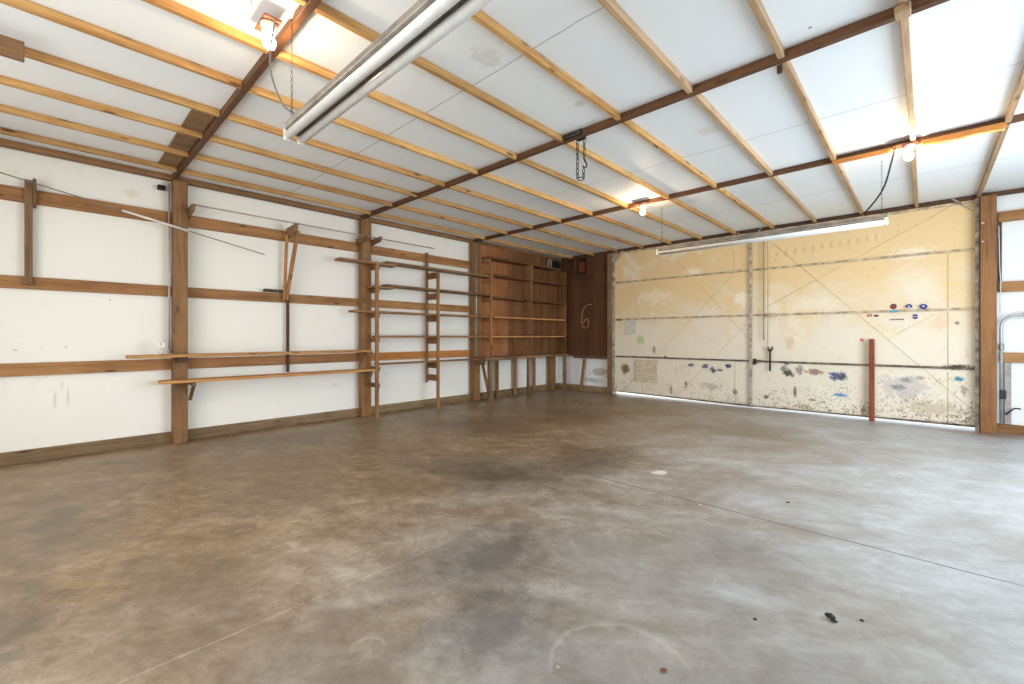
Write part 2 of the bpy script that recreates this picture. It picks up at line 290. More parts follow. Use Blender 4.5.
# ---------------------------------------------------------------- mesh helpers
def tag(o, label, cat, group=None):
    o['label'] = label; o['category'] = cat
    if group: o['group'] = group
    return o
def base_name(n): return n
class MB:
    """collects shapes; build() links them as ONE mesh object, its origin at its base"""
    def __init__(s): s.bm = bmesh.new(); s.smooth = []
    def box(s, x0, x1, y0, y1, z0, z1, bev=.0025):
        return s.hexa([(x0,y0,z0),(x1,y0,z0),(x1,y1,z0),(x0,y1,z0),(x0,y0,z1),(x1,y0,z1),(x1,y1,z1),(x0,y1,z1)], bev)
    def hexa(s, P, bev=.0025):
        t = bmesh.new(); v = [t.verts.new(p) for p in P]
        for f in ((3,2,1,0),(4,5,6,7),(0,1,5,4),(1,2,6,5),(2,3,7,6),(3,0,4,7)): t.faces.new([v[i] for i in f])
        bmesh.ops.recalc_face_normals(t, faces=t.faces)
        if bev: bmesh.ops.bevel(t, geom=list(t.edges), offset=bev, segments=1, affect='EDGES', clamp_overlap=True)
        s.merge(t); return s
    def merge(s, t):
        me = bpy.data.meshes.new('tmp'); t.to_mesh(me); t.free(); s.bm.from_mesh(me); bpy.data.meshes.remove(me)
    def beam(s, p0, p1, w, h, up=(0,0,1), bev=.0025, taper=1.0):
        """box from p0 to p1; w across, h along up"""
        p0, p1 = Vector(p0), Vector(p1); d = (p1-p0).normalized(); up = Vector(up)
        a = d.cross(up).normalized(); u = a.cross(d).normalized()
        P = []
        for sg in (-1, 1):
            for (p, k) in ((p0, 1), (p1, taper)):
                pass
        def c(p, k, i, j): return p + a*(w*k/2*i) + u*(h*k/2*j)
        P = [c(p0,1,-1,-1), c(p1,taper,-1,-1), c(p1,taper,1,-1), c(p0,1,1,-1), c(p0,1,-1,1), c(p1,taper,-1,1), c(p1,taper,1,1), c(p0,1,1,1)]
        return s.hexa(P, bev)
    def tube(s, pts, r, seg=10, cap=True, r1=None):
        pts = [Vector(p) for p in pts]; rings = []; n = len(pts); ref = None
        for i, p in enumerate(pts):
            d = (pts[min(i+1, n-1)]-pts[max(i-1, 0)]).normalized()
            if ref is None: ref = Vector((0,0,1)) if abs(d.z) < .9 else Vector((1,0,0))
            a = d.cross(ref).normalized(); b = d.cross(a).normalized(); ref = -b if False else a.cross(d).normalized()
            rr = r if r1 is None else r+(r1-r)*i/(n-1)
            if isinstance(r, (list, tuple)): rr = r[i]
            rings.append([s.bm.verts.new(p+a*math.cos(2*math.pi*k/seg)*rr+b*math.sin(2*math.pi*k/seg)*rr) for k in range(seg)])
        for A, B in zip(rings, rings[1:]):
            for k in range(seg):
                f = s.bm.faces.new((A[k], A[(k+1)%seg], B[(k+1)%seg], B[k])); f.smooth = True
        if cap:
            s.bm.faces.new(rings[0][::-1]); s.bm.faces.new(rings[-1])
        return s
    def torus(s, cen, R, r, ax, ay, seg=16, rs=6, stretch=1.0):
        cen, ax, ay = Vector(cen), Vector(ax).normalized(), Vector(ay).normalized(); nz = ax.cross(ay)
        rings = []
        for i in range(seg):
            t = 2*math.pi*i/seg; d = ax*math.cos(t)+ay*math.sin(t); p = cen+ax*math.cos(t)*R+ay*math.sin(t)*R*stretch
            rings.append([s.bm.verts.new(p+d*math.cos(2*math.pi*k/rs)*r+nz*math.sin(2*math.pi*k/rs)*r) for k in range(rs)])
        for i in range(seg):
            A, B = rings[i], rings[(i+1)%seg]
            for k in range(rs):
                f = s.bm.faces.new((A[k], A[(k+1)%rs], B[(k+1)%rs], B[k])); f.smooth = True
        return s
    def lathe(s, cen, prof, seg=20, axis='z'):
        cen = Vector(cen); rings = []
        def pt(r, h, t):
            if axis == 'z': return cen+Vector((r*math.cos(t), r*math.sin(t), h))
            if axis == 'y': return cen+Vector((r*math.cos(t), h, r*math.sin(t)))
            return cen+Vector((h, r*math.cos(t), r*math.sin(t)))
        for r, h in prof: rings.append([s.bm.verts.new(pt(max(r, 1e-4), h, 2*math.pi*k/seg)) for k in range(seg)])
        for A, B in zip(rings, rings[1:]):
            for k in range(seg):
                f = s.bm.faces.new((A[k], A[(k+1)%seg], B[(k+1)%seg], B[k])); f.smooth = True
        s.bm.faces.new(rings[0][::-1]); s.bm.faces.new(rings[-1]); return s
    def prism(s, poly, fn, d0, d1, bev=0):
        """poly of 2-D points, fn(u, v, d) -> 3-D"""
        t = bmesh.new(); A = [t.verts.new(fn(u, v, d0)) for u, v in poly]; B = [t.verts.new(fn(u, v, d1)) for u, v in poly]
        t.faces.new(A[::-1]); t.faces.new(B); n = len(poly)
        for i in range(n): t.faces.new((A[i], A[(i+1)%n], B[(i+1)%n], B[i]))
        bmesh.ops.recalc_face_normals(t, faces=t.faces)
        if bev: bmesh.ops.bevel(t, geom=list(t.edges), offset=bev, segments=1, affect='EDGES', clamp_overlap=True)
        s.merge(t); return s
    def build(s, name, mat, parent=None, recalc=True):
        bm = s.bm
        if recalc: bmesh.ops.recalc_face_normals(bm, faces=bm.faces)
        for v in bm.verts: v.co *= S
        xs = [v.co.x for v in bm.verts]; ys = [v.co.y for v in bm.verts]; zs = [v.co.z for v in bm.verts]
        o_ = Vector(((min(xs)+max(xs))/2, (min(ys)+max(ys))/2, min(zs)))
        for v in bm.verts: v.co -= o_
        me = bpy.data.meshes.new(name); bm.to_mesh(me); bm.free(); me.materials.append(mat)
        o = bpy.data.objects.new(name, me); COL.objects.link(o)
        if parent is not None:
            o.parent = parent; pw = Vector(parent['_o']) if '_o' in parent else Vector((0,0,0)); o.location = o_-pw
        else: o.location = o_
        o['_o'] = tuple(o_)
        return o
def thing(name, loc, label, cat, group=None):
    o = bpy.data.objects.new(name, None); COL.objects.link(o); o.location = Vector(loc)*S; o['_o'] = tuple(Vector(loc)*S)
    o.empty_display_size = .05
    return tag(o, label, cat, group)
def struct(o): o['kind'] = 'structure'; return o
def board(name, x0, x1, y0, y1, z0, z1, tone, label, cat, group=None, bev=.003):
    ax = 'xyz'[max(range(3), key=lambda i: (x1-x0, y1-y0, z1-z0)[i])]
    return tag(MB().box(x0, x1, y0, y1, z0, z1, bev).build(name, wood(tone, ax)), label, cat, group)

# ---------------------------------------------------------------- the shell
XL, XR, YB, YD = -5.2, 1.70, -1.2, 6.80
ZC = 2.503; ZB = 2.458
struct(MB().box(XL-.1, XR+.15, YB-.15, YD+.1, -.12, 0, 0).build('floor', M['floor']))
struct(MB().box(XL-.1, XR+.15, YB-.15, YD+.1, ZC, ZC+.05, 0).build('ceiling', M['ceiling']))
struct(MB().box(XL-.1, XL, YB-.1, YD+.1, 0, ZC, 0).build('wall_left', M['wall']))
# far wall around the big door: left piece, right piece
b_ = MB(); b_.box(XL, -3.947, YD, YD+.08, 0, ZC, 0); b_.box(.413, XR+.1, YD, YD+.08, 0, ZC, 0)
struct(b_.build('wall_far', foam_mat('white_foam_far_wall', (236, 235, 232), None, [dsp(563, 375, 3, 8, (170, 150, 120), .6, 1.5), dsp(600, 372, 14, 6, (176, 160, 136), .7, 1.8), dsp(590, 380, 14, 3, (150, 136, 112), .5, 1.8)], (0, 2))))
# wall behind the camera with an opening added for fill light, and right wall with its open doorway
b_ = MB(); b_.box(XL, -4.0, YB-.1, YB, 0, ZC, 0); b_.box(.8, XR, YB-.1, YB, 0, ZC, 0); b_.box(-4.0, .8, YB-.1, YB, 2.25, ZC, 0)
struct(b_.build('wall_back', M['wall']))
b_ = MB(); b_.box(XR, XR+.1, YB, 2.65, 0, ZC, 0); b_.box(XR, XR+.1, 5.25, YD, 0, ZC, 0); b_.box(XR, XR+.1, 2.65, 5.25, 2.38, ZC, 0)
struct(b_.build('wall_right', M['wall']))
g_ = MB(); g_.box(-40, 40, -40, 40, -.2, -.13, 0); struct(g_.build('ground', M['ground']))
a_ = MB(); a_.box(-5.3, 2.6, YD+.1, YD+3, -.128, -.012, 0); struct(a_.build('apron', M['ground']))

# left wall: base plank, posts, girts
struct(MB().box(-5.2, -5.163, YB, 6.76, 0.001, .1).build('baseboard_left', wood('base', 'y')))
struct(MB().box(-5.16, -3.96, 6.745, 6.8, 0.001, .1).build('baseboard_far', wood('base', 'x')))
struct(MB().box(.533, XR, 6.745, 6.8, 0.001, .095).build('baseboard_far', wood('doorpost', 'x')))
POSTS = [(.785, .895, 'square timber wall post nearest the camera, carrying the left end of the bench boards'),
         (2.655, 2.775, 'square timber wall post where the open shelves begin, right end of the bench boards'),
         (4.50, 4.62, 'square timber wall post at the left edge of the plywood lining')]
for y0, y1, lab in POSTS:
    board('wall_post', -5.162, -5.055, y0, y1, .001, 2.455, 'post', lab, 'post', 'left wall posts', .004)
board('wall_post', -5.162, -5.07, 6.42, 6.56, .001, .62, 'post', 'short dark corner post under the workbench', 'post', 'left wall posts')
names = ['left of the nearest post', 'between the first and second posts', 'behind the open shelves']
yy = [(-1.19, .84), (.842, 2.714), (2.716, 4.56)]
for (z0, z1, lev) in ((2.06, 2.172, 'upper'), (1.377, 1.475, 'middle'), (.688, .79, 'lower')):
    for k, (a, b2) in enumerate(yy):
        tone = 'orange' if (lev == 'lower' and k == 2) else 'girt'
        board('wall_girt', -5.199, -5.164, a, b2, z0, z1, tone, '%s %s girt on the white left wall %s' % (lev, 'bright orange' if tone == 'orange' else 'brown', names[k]), 'girt', 'left wall girts')
# eave plate along the top of the left wall
board('eave_plate', -5.16, -5.085, YB+.005, 6.74, 2.457, ZC-.001, 'post', 'long brown eave plate along the top of the left wall', 'beam')

# ---------------------------------------------------------------- roof timber
RAF = [(-1.08, -1.04, 'hidden'), (.775, .812, 'nearest rafter, crossing from the first wall post past the near light bulb'),
       (2.645, 2.683, 'middle rafter with the hanging chain and splice plate'), (4.495, 4.532, 'far rafter carrying the two far light bulbs')]
for i, (y0, y1, lab) in enumerate(RAF):
    if i == 0: continue
    x1 = 1.69
    if i == 2:
        board('rafter', -5.08, -2.0, y0, y1, ZB, ZC-.001, 'rafter', 'dark reddish rafter board left of the splice plate and hanging chain', 'rafter', 'rafters')
        board('rafter', -1.995, x1, y0-.006, y1-.004, ZB-.004, ZC-.001, 'rafter', 'dark reddish rafter board right of the splice plate and hanging chain', 'rafter', 'rafters')
    else:
        board('rafter', -5.08, x1, y0, y1, ZB, ZC-.001, 'rafter', 'dark brown '+lab, 'rafter', 'rafters')
# header above the far wall
board('header_beam', -5.08, 1.69, 6.735, 6.760, 2.455, ZC-.001, 'rafter', 'dark brown header beam across the top of the big painted doors', 'beam')
PX = [.41, -.07, -.548, -1.02, -1.497, -1.98, -2.455, -2.925, -3.4, -3.87, -4.35, -4.82]
bays = [(-1.1, .772, 'left of the nearest rafter'), (.815, 2.636, 'between the nearest and middle rafters'), (2.686, 4.492, 'between the middle and far rafters'), (4.535, 6.732, 'between the far rafter and the far wall')]
ordn = ['first', 'second', 'third', 'fourth', 'fifth', 'sixth', 'seventh', 'eighth', 'ninth', 'tenth', 'eleventh', 'twelfth']
for bi, (y0, y1, where) in enumerate(bays):
    for pi, X in enumerate(PX):
        if bi == 0 and X > -1.6: continue
        pale = X > -1.2
        fromleft = ordn[len(PX)-1-pi]
        wv = random.uniform(-.004, .004); wd = .030
        m_ = MB(); m_.hexa([(X-wd/2, y0, ZB), (X+wd/2, y0, ZB), (X+wd/2+wv, y1, ZB), (X-wd/2+wv, y1, ZB), (X-wd/2, y0, ZC-.001), (X+wd/2, y0, ZC-.001), (X+wd/2+wv, y1, ZC-.001), (X-wd/2+wv, y1, ZC-.001)], .002)
        tag(m_.build('ceiling_purlin', wood('pale' if pale else 'pine', 'y')), '%s ceiling purlin %s, %s from left wall' % ('pale' if pale else 'golden', where, fromleft), 'purlin', 'ceiling purlins '+where)
# blocks and boards on the rafters
board('plank_offcut', -3.27, -3.235, -1.0, -.087, 2.365, 2.457, 'weather', 'brown plank end hanging under the purlins at the far left edge', 'plank')
board('wood_cleat', -.58, -.555, 2.684, 2.705, 2.415, 2.4575, 'rafter', 'short cleat under the middle rafter beside a pale purlin', 'cleat')
board('wood_cleat', -.10, -.045, 2.565, 2.636, 2.425, 2.458, 'pale', 'pale cleat under the middle rafter near the top right of the photo', 'cleat')
for X0, X1 in ((-4.79, -4.38), (-4.32, -3.9), (-3.84, -3.43)):
    tag(MB().box(X0, X1, .64, .768, ZC-.016, ZC-.002).build('filler_board', wood('weather', 'y')), 'flat brown filler board against the ceiling beside the nearest rafter, %s' % {-4.79: 'closest to the left wall', -4.32: 'middle one of three', -3.84: 'farthest from the left wall'}[X0], 'board', 'filler boards')
# orange boards added for the right bulb's glow on the far rafter
board('bulb_lit_board', -.02, .40, 4.45, 4.492, 2.425, 2.4585, 'orange', 'added orange board for bulb glow under the far rafter right of the right light bulb', 'board')
board('bulb_lit_board', -.56, -.19, 4.45, 4.492, 2.43, 2.4575, 'orange', 'added orange board for bulb glow under the far rafter left of the right light bulb', 'board')
# splice plate of the middle rafter
b_ = MB(); b_.box(-1.99, -1.80, 2.628, 2.637, 2.459, 2.500, .001)
sp = tag(b_.build('splice_plate', M['darkmetal']), 'dark toothed steel splice plate on the middle rafter above the chain', 'plate')
b_ = MB()
for i in range(9):
    for j in range(4): b_.box(-1.98+i*.02, -1.975+i*.02, 2.624, 2.628, 2.468+j*.018, 2.474+j*.018, 0)
b_.build('tooth_rows', M['steel'], sp)

# ---------------------------------------------------------------- light bulbs
BL = ['glowing bare bulb in a porcelain holder on the nearest rafter, top left', 'glowing bare bulb on the far rafter left of the long tube light', 'glowing bare bulb on the far rafter at the right, above the black cable']
for (x, y, z), lab in zip(BULBS, BL):
    t = thing('light_bulb', (x, y, z), lab, 'light bulb', 'bare light bulbs')
    ztop = ZB - .003
    MB().box(x-.09, x+.05, y+.0, y+.075, ztop-.012, ztop, .003).build('mounting_box', M['brown'], t)
    yc = y+.035
    MB().lathe((x, yc, 0), [(.034, ztop-.013), (.037, ztop-.02), (.034, ztop-.034), (.03, ztop-.04), (.028, ztop-.052), (.02, ztop-.053)]).build('lamp_holder', M['porcelain'], t)
    MB().lathe((x, yc, 0), [(.010, ztop-.0535), (.0105, ztop-.062), (.020, ztop-.075), (.028, ztop-.092), (.0285, ztop-.10), (.023, ztop-.118), (.010, ztop-.128), (.001, ztop-.130)], 20).build('bulb', M['bulb'], t)

# ---------------------------------------------------------------- tube light fixtures
def fixture(x0, x1, yc, z, lab, lit=False):
    t = thing('tube_light', ((x0+x1)/2, yc, z), lab, 'tube light', 'long tube lights')
    # folded grey channel with sloping sides
    b = MB(); pr = [(-.026, 0), (-.044, .048), (.044, .048), (.026, 0)]
    b.prism(pr, lambda u, v, d: Vector((d, yc+u, z+v)), x0, x1, .002); b.build('channel', M['channel'], t)
    for sgn in (-1, 1):
        b = MB(); b.prism([(.026*sgn, .012), (.05*sgn, .012), (.05*sgn, .016), (.03*sgn, .017)], lambda u, v, d: Vector((d, yc+u, z+v)), x0+.01, x1-.01)
        b.build('reflector', M['enamel'], t)
    for sgn in (-1, 1):
        tb = MB(); tb.tube([(x0+.012, yc+.031*sgn, z-.014), (x1-.012, yc+.031*sgn, z-.014)], .0185, 16); tb.build('fluorescent_tube', M['tube'], t)
        for xe in (x0, x1):
            e = MB(); e.box(xe-.010, xe+.010, yc+.031*sgn-.014, yc+.031*sgn+.014, z-.034, z+.02, .003); e.build('lamp_socket', M['whiteplastic'], t)
    e = MB(); e.box(x1-.001, x1+.008, yc-.04, yc+.04, z+.0, z+.055, .002); e.build('end_plate', M['screen'] if lit else M['enamel'], t)
    e = MB(); e.box(x0-.008, x0+.001, yc-.04, yc+.04, z+.0, z+.055, .002); e.build('end_plate', M['enamel'], t)
    return t
fixture(-2.20, -.26, .805, 1.965, 'long two-tube grey light fixture hanging close at the top left')
fixture(-2.26, -.24, 4.88, 1.985, 'long two-tube light fixture hanging in front of the painted doors', True)
def chainline(x, y, z0, z1, lab, link=.014):
    b = MB(); n = max(2, int((z1-z0)/(link*1.25)))
    for i in range(n):
        zc = z0+(z1-z0)*(i+.5)/n; ax = (1, 0, 0) if i % 2 else (0, 1, 0)
        b.torus((x, y, zc), link*.32, .0013, ax, (0, 0, 1), 8, 4, 2.1)
    return tag(b.build('fixture_chain', M['darkmetal']), lab, 'chain', 'thin fixture chains')
chainline(-2.13, .775-.006, 2.022, 2.499, 'thin chain holding the left end of the near tube light')
chainline(-.45, .775-.006, 2.022, 2.499, 'thin chain holding the right end of the near tube light')
chainline(-2.22, 4.88, 2.043, 2.501, 'thin chain holding the left end of the far tube light')
chainline(-.27, 4.88, 2.043, 2.501, 'thin chain holding the right end of the far tube light')
def cable(pts, r, mat, name, lab, cat='cable'):
    P = [Vector(p) for p in pts]; out = []
    for i in range(len(P)-1):
        p0, p1, p2, p3 = P[max(i-1, 0)], P[i], P[i+1], P[min(i+2, len(P)-1)]
        for k in range(8):
            t = k/8; out.append(.5*((2*p1)+(-p0+p2)*t+(2*p0-5*p1+4*p2-p3)*t*t+(-p0+3*p1-3*p2+p3)*t**3))
    out.append(P[-1])
    return tag(MB().tube(out, r, 8).build(name, mat), lab, cat)
cable([(-2.13, .70, 2.43), (-2.135, .685, 2.33), (-2.16, .69, 2.2), (-2.165, .74, 2.08), (-2.15, .79, 2.045)], .0045, M['greycable'], 'power_cable', 'grey cable drooping from the near bulb to the near tube light')
cable([(-.165, 4.40, 2.43), (-.19, 4.5, 2.36), (-.25, 4.66, 2.2), (-.36, 4.8, 2.08), (-.42, 4.88, 2.062)], .0065, M['blackcable'], 'power_cable', 'black cable drooping from the right bulb to the far tube light')
cable([(-2.14, .61, 2.445), (-2.08, .58, 2.47), (-1.85, .50, 2.49), (-1.7, .44, 2.497)], .004, M['greycable'], 'power_cable', 'thin wire running from the near bulb along the ceiling')
cable([(-2.1, .755, 2.455), (-1.95, .745, 2.48), (-1.75, .75, 2.45), (-1.4, .76, 2.44)], .006, M['whiteplastic'], 'power_cable', 'white cable stapled along the nearest rafter by the bulb')
cable([(.0, 4.435, 2.417), (.12, 4.44, 2.40), (.25, 4.435, 2.41), (.39, 4.435, 2.40)], .006, M['yellow'], 'power_cable', 'yellowish cable along the far rafter right of the right bulb')

# ---------------------------------------------------------------- hoist chain
hx, hy = -1.845, 2.69
t = thing('hoist_chain', (hx, hy, 2.15), 'dark heavy chain loop with hook hanging from the middle rafter', 'chain')
def strand(x, y, z0, z1, name):
    b = MB(); n = max(1, round((z1-z0)/.036))
    for i in range(n):
        zc = z0+(z1-z0)*(i+.5)/n; ax = (1, 0, 0) if i % 2 else (0, 1, 0)
        b.torus((x, y, zc), .0095, .0035, ax, (0, 0, 1), 12, 6, 2.2)
    b.build(name, M['darkmetal'], t)
strand(hx-.022, hy-.012, 2.165, 2.459, 'chain_strand'); strand(hx+.022, hy+.012, 2.30, 2.459, 'chain_strand')
b = MB(); b.torus((hx, hy, 2.163), .024, .0035, (.88, .48, 0), (0, 0, 1), 14, 6, .5); b.build('bottom_link', M['darkmetal'], t)
b = MB(); b.tube([(hx+.022, hy+.012, 2.30), (hx+.03, hy+.016, 2.285), (hx+.038, hy+.02, 2.265), (hx+.034, hy+.018, 2.245), (hx+.02, hy+.011, 2.243), (hx+.012, hy+.007, 2.258)], .0055, 8); b.build('hook', M['darkmetal'], t)
strand(hx+.018, hy+.01, 2.165, 2.235, 'chain_strand')
MB().box(hx-.035, hx+.035, hy-.006, hy+.02, 2.452, 2.47, .002).build('chain_bracket', M['darkmetal'], t)

# ---------------------------------------------------------------- left wall things
# bench boards on the posts
FX = -4.87
board('bench_board', -5.05, FX, LW(128, 357, FX)[0], 2.69, .812, .838, 'bench', 'upper long bench board running from left of the first post to the second post', 'shelf', 'long bench boards')
board('bench_board', -5.05, FX+.0, LW(161, 382, FX)[0], 2.73, .578, .604, 'bench', 'lower long bench board under the upper one, fixed to both posts', 'shelf', 'long bench boards')
def bracket(y, lab, x0b=-5.10):
    t = thing('bench_bracket', (-5.0, y, .42), lab, 'bracket', 'bench brackets')
    MB().box(x0b, -4.89, y-.014, y+.014, .545, .576).build('arm', wood('weather', 'x'), t)
    MB().beam((x0b+.02, y, .40), (-4.92, y, .545), .026, .022).build('brace', wood('weather', 'z'), t)
    return t
bracket(.915, 'wooden bracket under the lower bench board at the first post'); bracket(2.70, 'wooden bracket under the lower bench board at the second post', -5.053)
board('shelf_block', -5.05, -4.96, .80, .88, .76, .8105, 'dark', 'dark block under the upper bench board on the first post', 'block', 'bench blocks')
board('shelf_block', -5.05, -4.96, 2.665, 2.76-.02, .76, .8105, 'weather', 'block under the upper bench board on the second post', 'block', 'bench blocks')
# vertical board hanging between upper and middle girt at far left
t = thing('hanging_batten', (-5.14, -.10, 1.40), 'brown vertical batten with a wedge arm on the far left of the left wall', 'batten')
y0 = LW(28.5, 200, -5.14)[0]
MB().box(-5.162, -5.13, y0-.022, y0+.022, 1.41, 2.235).build('batten', wood('weather', 'z'), t)
MB().prism([(-5.162, 2.24), (-5.162, 2.02), (-5.08, 2.16), (-5.08, 2.24)], lambda u, v, d: Vector((u, d, v)), y0+.023, y0+.043, .002).build('wedge_arm', wood('weather', 'x'), t)
# long thin rod across the first post
A_ = LW(0, 171, -4.99); B_ = LW(266, 254, -4.99)
dr = Vector((0, B_[0]-A_[0], B_[1]-A_[1])); A3 = Vector((-5.035, A_[0], A_[1])); A3 = A3-dr*.15; B3 = Vector((-5.035, B_[0], B_[1]))
t = thing('long_rod', tuple((A3+B3)/2), 'long thin slanting rod with a white bulb glint modelled midway, leaning across the first post', 'rod')
MB().tube([A3, B3], .0045, 8).build('rod', M['greycable'], t)
MB().tube([A3+(B3-A3)*.46, A3+(B3-A3)*.69], [.009, .012], 10).build('bulb_glint', M['whiteplastic'], t)  # bulb reflection on the tube, modelled as a thicker white length
# white pipe lying on the bracket arms above the upper girt
tag(MB().tube([(-4.97, LW(195, 212, -4.97)[0], 2.232), (-4.97, LW(434, 251, -4.97)[0], 2.225)], .007, 10).build('long_pipe', M['enamel']), 'long thin grey pipe lying on the arms above the upper girt', 'pipe')
def arm(y, lab, x1=-4.86, grp='pipe arms', back=-5.162, z0=2.125, z1=2.225, tone='weather'):
    b = MB(); b.prism([(back, z0+.01), (x1-.03, z0+.045), (x1, z1), (back, z1-.01)], lambda u, v, d: Vector((u, d, v)), y-.014, y+.014, .002)
    return tag(b.build('support_arm', wood(tone, 'x')), lab, 'arm', grp)
arm(.912, 'wooden support arm on the right side of the first post', -4.90)
arm(2.638, 'wooden support arm on the left side of the second post', -4.90)
arm(2.793, 'wooden support arm on the right side of the second post', -4.84)
ya = LW(288, 240, -5.15)[0]
t = thing('propped_arm', (-5.0, ya, 1.45), 'wooden arm with a long leaning prop between the first and second posts', 'bracket')
b = MB(); b.prism([(-5.162, 2.09), (-4.91, 2.13), (-4.88, 2.215), (-5.162, 2.20)], lambda u, v, d: Vector((u, d, v)), ya-.014, ya+.014, .002); b.build('arm', wood('weather', 'x'), t)
MB().beam((-5.105, ya-.035, 1.40), (-4.955, ya+.033, 2.15), .03, .045, (1, 0, 0)).build('prop', wood('girt', 'z'), t)
MB().beam((-5.115, ya-.05, 1.40), (-5.09, ya-.034, 2.11), .026, .03, (1, 0, 0)).build('prop', wood('girt', 'z'), t)
yv = LW(288, 330, -5.14)[0]
board('dark_batten', -5.162, -5.135, yv-.014, yv+.014, LW(288, 372, -5.14)[1], LW(288, 286, -5.14)[1], 'dark', 'dark vertical batten in the middle of the bay above the bench boards', 'batten')
board('dark_offcut', -5.162, -5.11, LW(264.5, 288, -5.11)[0], yv-.06, 1.482, 1.51, 'dark', 'short dark offcut sitting on the middle girt beside the propped arm', 'offcut')
# conduits on the posts
def conduit(x, y, z0, z1, lab, r=.008):
    t = thing('conduit', (x, y, z0), lab, 'pipe', 'post conduits')
    MB().tube([(x, y, z0), (x, y, z1)], r, 10).build('pipe', M['conduit'], t)
    MB().lathe((x, y, z0-.0), [(r*1.1, 0), (r*1.7, .004), (r*1.7, .03), (r*1.1, .034)], 12).build('coupling', M['steel'], t)
conduit(-5.12, .765, .845, 2.43, 'thin metal conduit running up the left side of the first post')
conduit(-5.044, 4.53, .70, 2.44, 'thin metal conduit on the face of the third post')
t = thing('junction_box', (-5.15, .70, 2.36), 'small dark junction fitting at the top of the left wall beside the first post', 'electrical box')
MB().box(-5.198, -5.14, .685, .74, 2.365, 2.405, .004).build('box', M['darkmetal'], t)
MB().lathe((-5.138, .712, 2.385), [(.014, 0), (.014, .02), (.006, .024)], 12, 'x').build('knob', M['darkmetal'], t)
# gauge on the bench board
yg, zg = LW(161, 343, -5.0)
t = thing('air_gauge', (-5.0, yg, .839), 'small white round gauge standing on the upper bench board by the first post', 'gauge')
MB().lathe((-5.0, yg, .839), [(.016, 0), (.014, .02), (.008, .03), (.008, .06), (.012, .062)], 14).build('stem', M['cream'], t)
MB().lathe((-5.012, yg, .925), [(.03, 0), (.034, .004), (.034, .02), (.028, .024)], 22, 'x').build('dial', M['whiteplastic'], t)
MB().box(-4.987, -4.985, yg-.002, yg+.002, .92, .945, 0).build('needle', M['black'], t)

# ---------------------------------------------------------------- shelf supports and shelves
Z1, Z2, Z3, Z4, Z5, Z0 = 1.89, 1.60, 1.29, .985, .645, 2.215     # undersides
UF0, UF1 = -4.902, -4.868
def rung(y, z, x0, tone='weather', h=.055): return MB().box(x0, UF0-.001, y-.015, y+.015, z-h, z-.001)
# support at second post
t = thing('shelf_ladder', (-4.96, 2.79, 0), 'tall front shelf upright with rungs back to the second wall post', 'shelf support', 'shelf supports')
yu = 2.755
MB().box(UF0, UF1, yu-.02, yu+.02, .001, Z1+.01).build('upright', wood('girt', 'z'), t)
for z in (Z1, Z2, Z3, Z4, Z5-.02, .42):
    rung(yu+.038, z, -5.13, h=.055).build('rung', wood('shelf', 'x'), t)
t = thing('shelf_ladder', (-5.0, 3.68, 0), 'ladder-like shelf support with two uprights and six rungs midway along the open shelves', 'shelf support', 'shelf supports')
yu = 3.68
MB().box(UF0, UF1, yu-.018, yu+.018, .001, Z1+.0).build('upright', wood('girt', 'z'), t)
MB().box(-5.16, -5.128, yu-.016, yu+.016, .35, 2.19).build('upright', wood('shelf', 'z'), t)
for z in (Z1, Z2, Z3, Z4, Z5, .47):
    MB().box(-5.127, UF0-.001, yu-.015, yu+.015, z-.085, z-.001).build('rung', wood('plyB', 'x'), t)
t = thing('shelf_ladder', (-4.96, 4.69, .66), 'front shelf upright beside the third wall post standing on the workbench', 'shelf support', 'shelf supports')
yu = 4.695
MB().box(UF0, UF1, yu-.015, yu+.015, .682, 2.14).build('upright', wood('girt', 'z'), t)
for z in (Z0, Z1, Z2, Z3, Z4):
    MB().box(-5.088, UF0-.001, yu-.015, yu+.015, z-.06, z-.001).build('rung', wood('shelf', 'x'), t)
# full-depth divider and end panel
for y, zt, lab in ((5.64, Z0-.002, 'full-depth wooden divider standing midway along the plywood shelves'), (6.62, Z0-.05, 'end panel of the plywood shelves at the corner of the room')):
    t = thing('shelf_divider', (-4.97, y, .682), lab, 'shelf divider', 'shelf dividers')
    lev = [.682, Z4, Z3, Z2, Z1+.058, Z0]
    for a, b2 in zip(lev, lev[1:]):
        lo = a if a == .682 else a+.029
        off = random.uniform(-.01, .01) if y < 6 else 0
        MB().box(-5.086, UF1, y-.014+off, y+.014+off, lo, b2-.002).build('divider_board', wood('shelf' if y < 6 else 'plyB', 'z'), t)
def shelf(ya_, yb_, z, lab, x0=-5.05, x1=UF0-.001, tone='shelf', th=.026):
    return board('shelf_board', x0, x1, ya_, yb_, z, z+th, tone, lab, 'shelf', 'shelf boards')
nm = {Z1: 'top', Z2: 'second', Z3: 'third', Z4: 'fourth', Z5: 'lowest'}
yst = LW(335, 258, -5.03)[0]; y3 = LW(349, 312, -5.03)[0]; yov = LW(387, 261, UF0)[0]
shelf(yst, 3.05, Z1, 'top shelf board poking out left of the second wall post')
shelf(yov, 4.78, Z1+.0268, 'top shelf board overlapping above its neighbour, second to third post', tone='weather', th=.03)
shelf(4.722, 6.605, Z1+.058, 'second shelf board down over the plywood, reaching the corner', -5.086, UF1, 'plyB')
shelf(2.70, 3.0, Z2, 'short stub of shelf board at the second post, second level from the top')
shelf(yov, 4.74, Z2+.0268, 'second-level shelf board between the second and third wall posts', tone='weather', th=.03)
shelf(4.722, 6.605, Z2, 'third shelf board down over the plywood, reaching the corner', -5.086, UF1, 'plyB')
shelf(y3, 4.75, Z3, 'third-level shelf board starting left of the second wall post')
shelf(4.752, 6.605, Z3, 'fourth shelf board down over the plywood, reaching the corner', -5.086, UF1, 'bench')
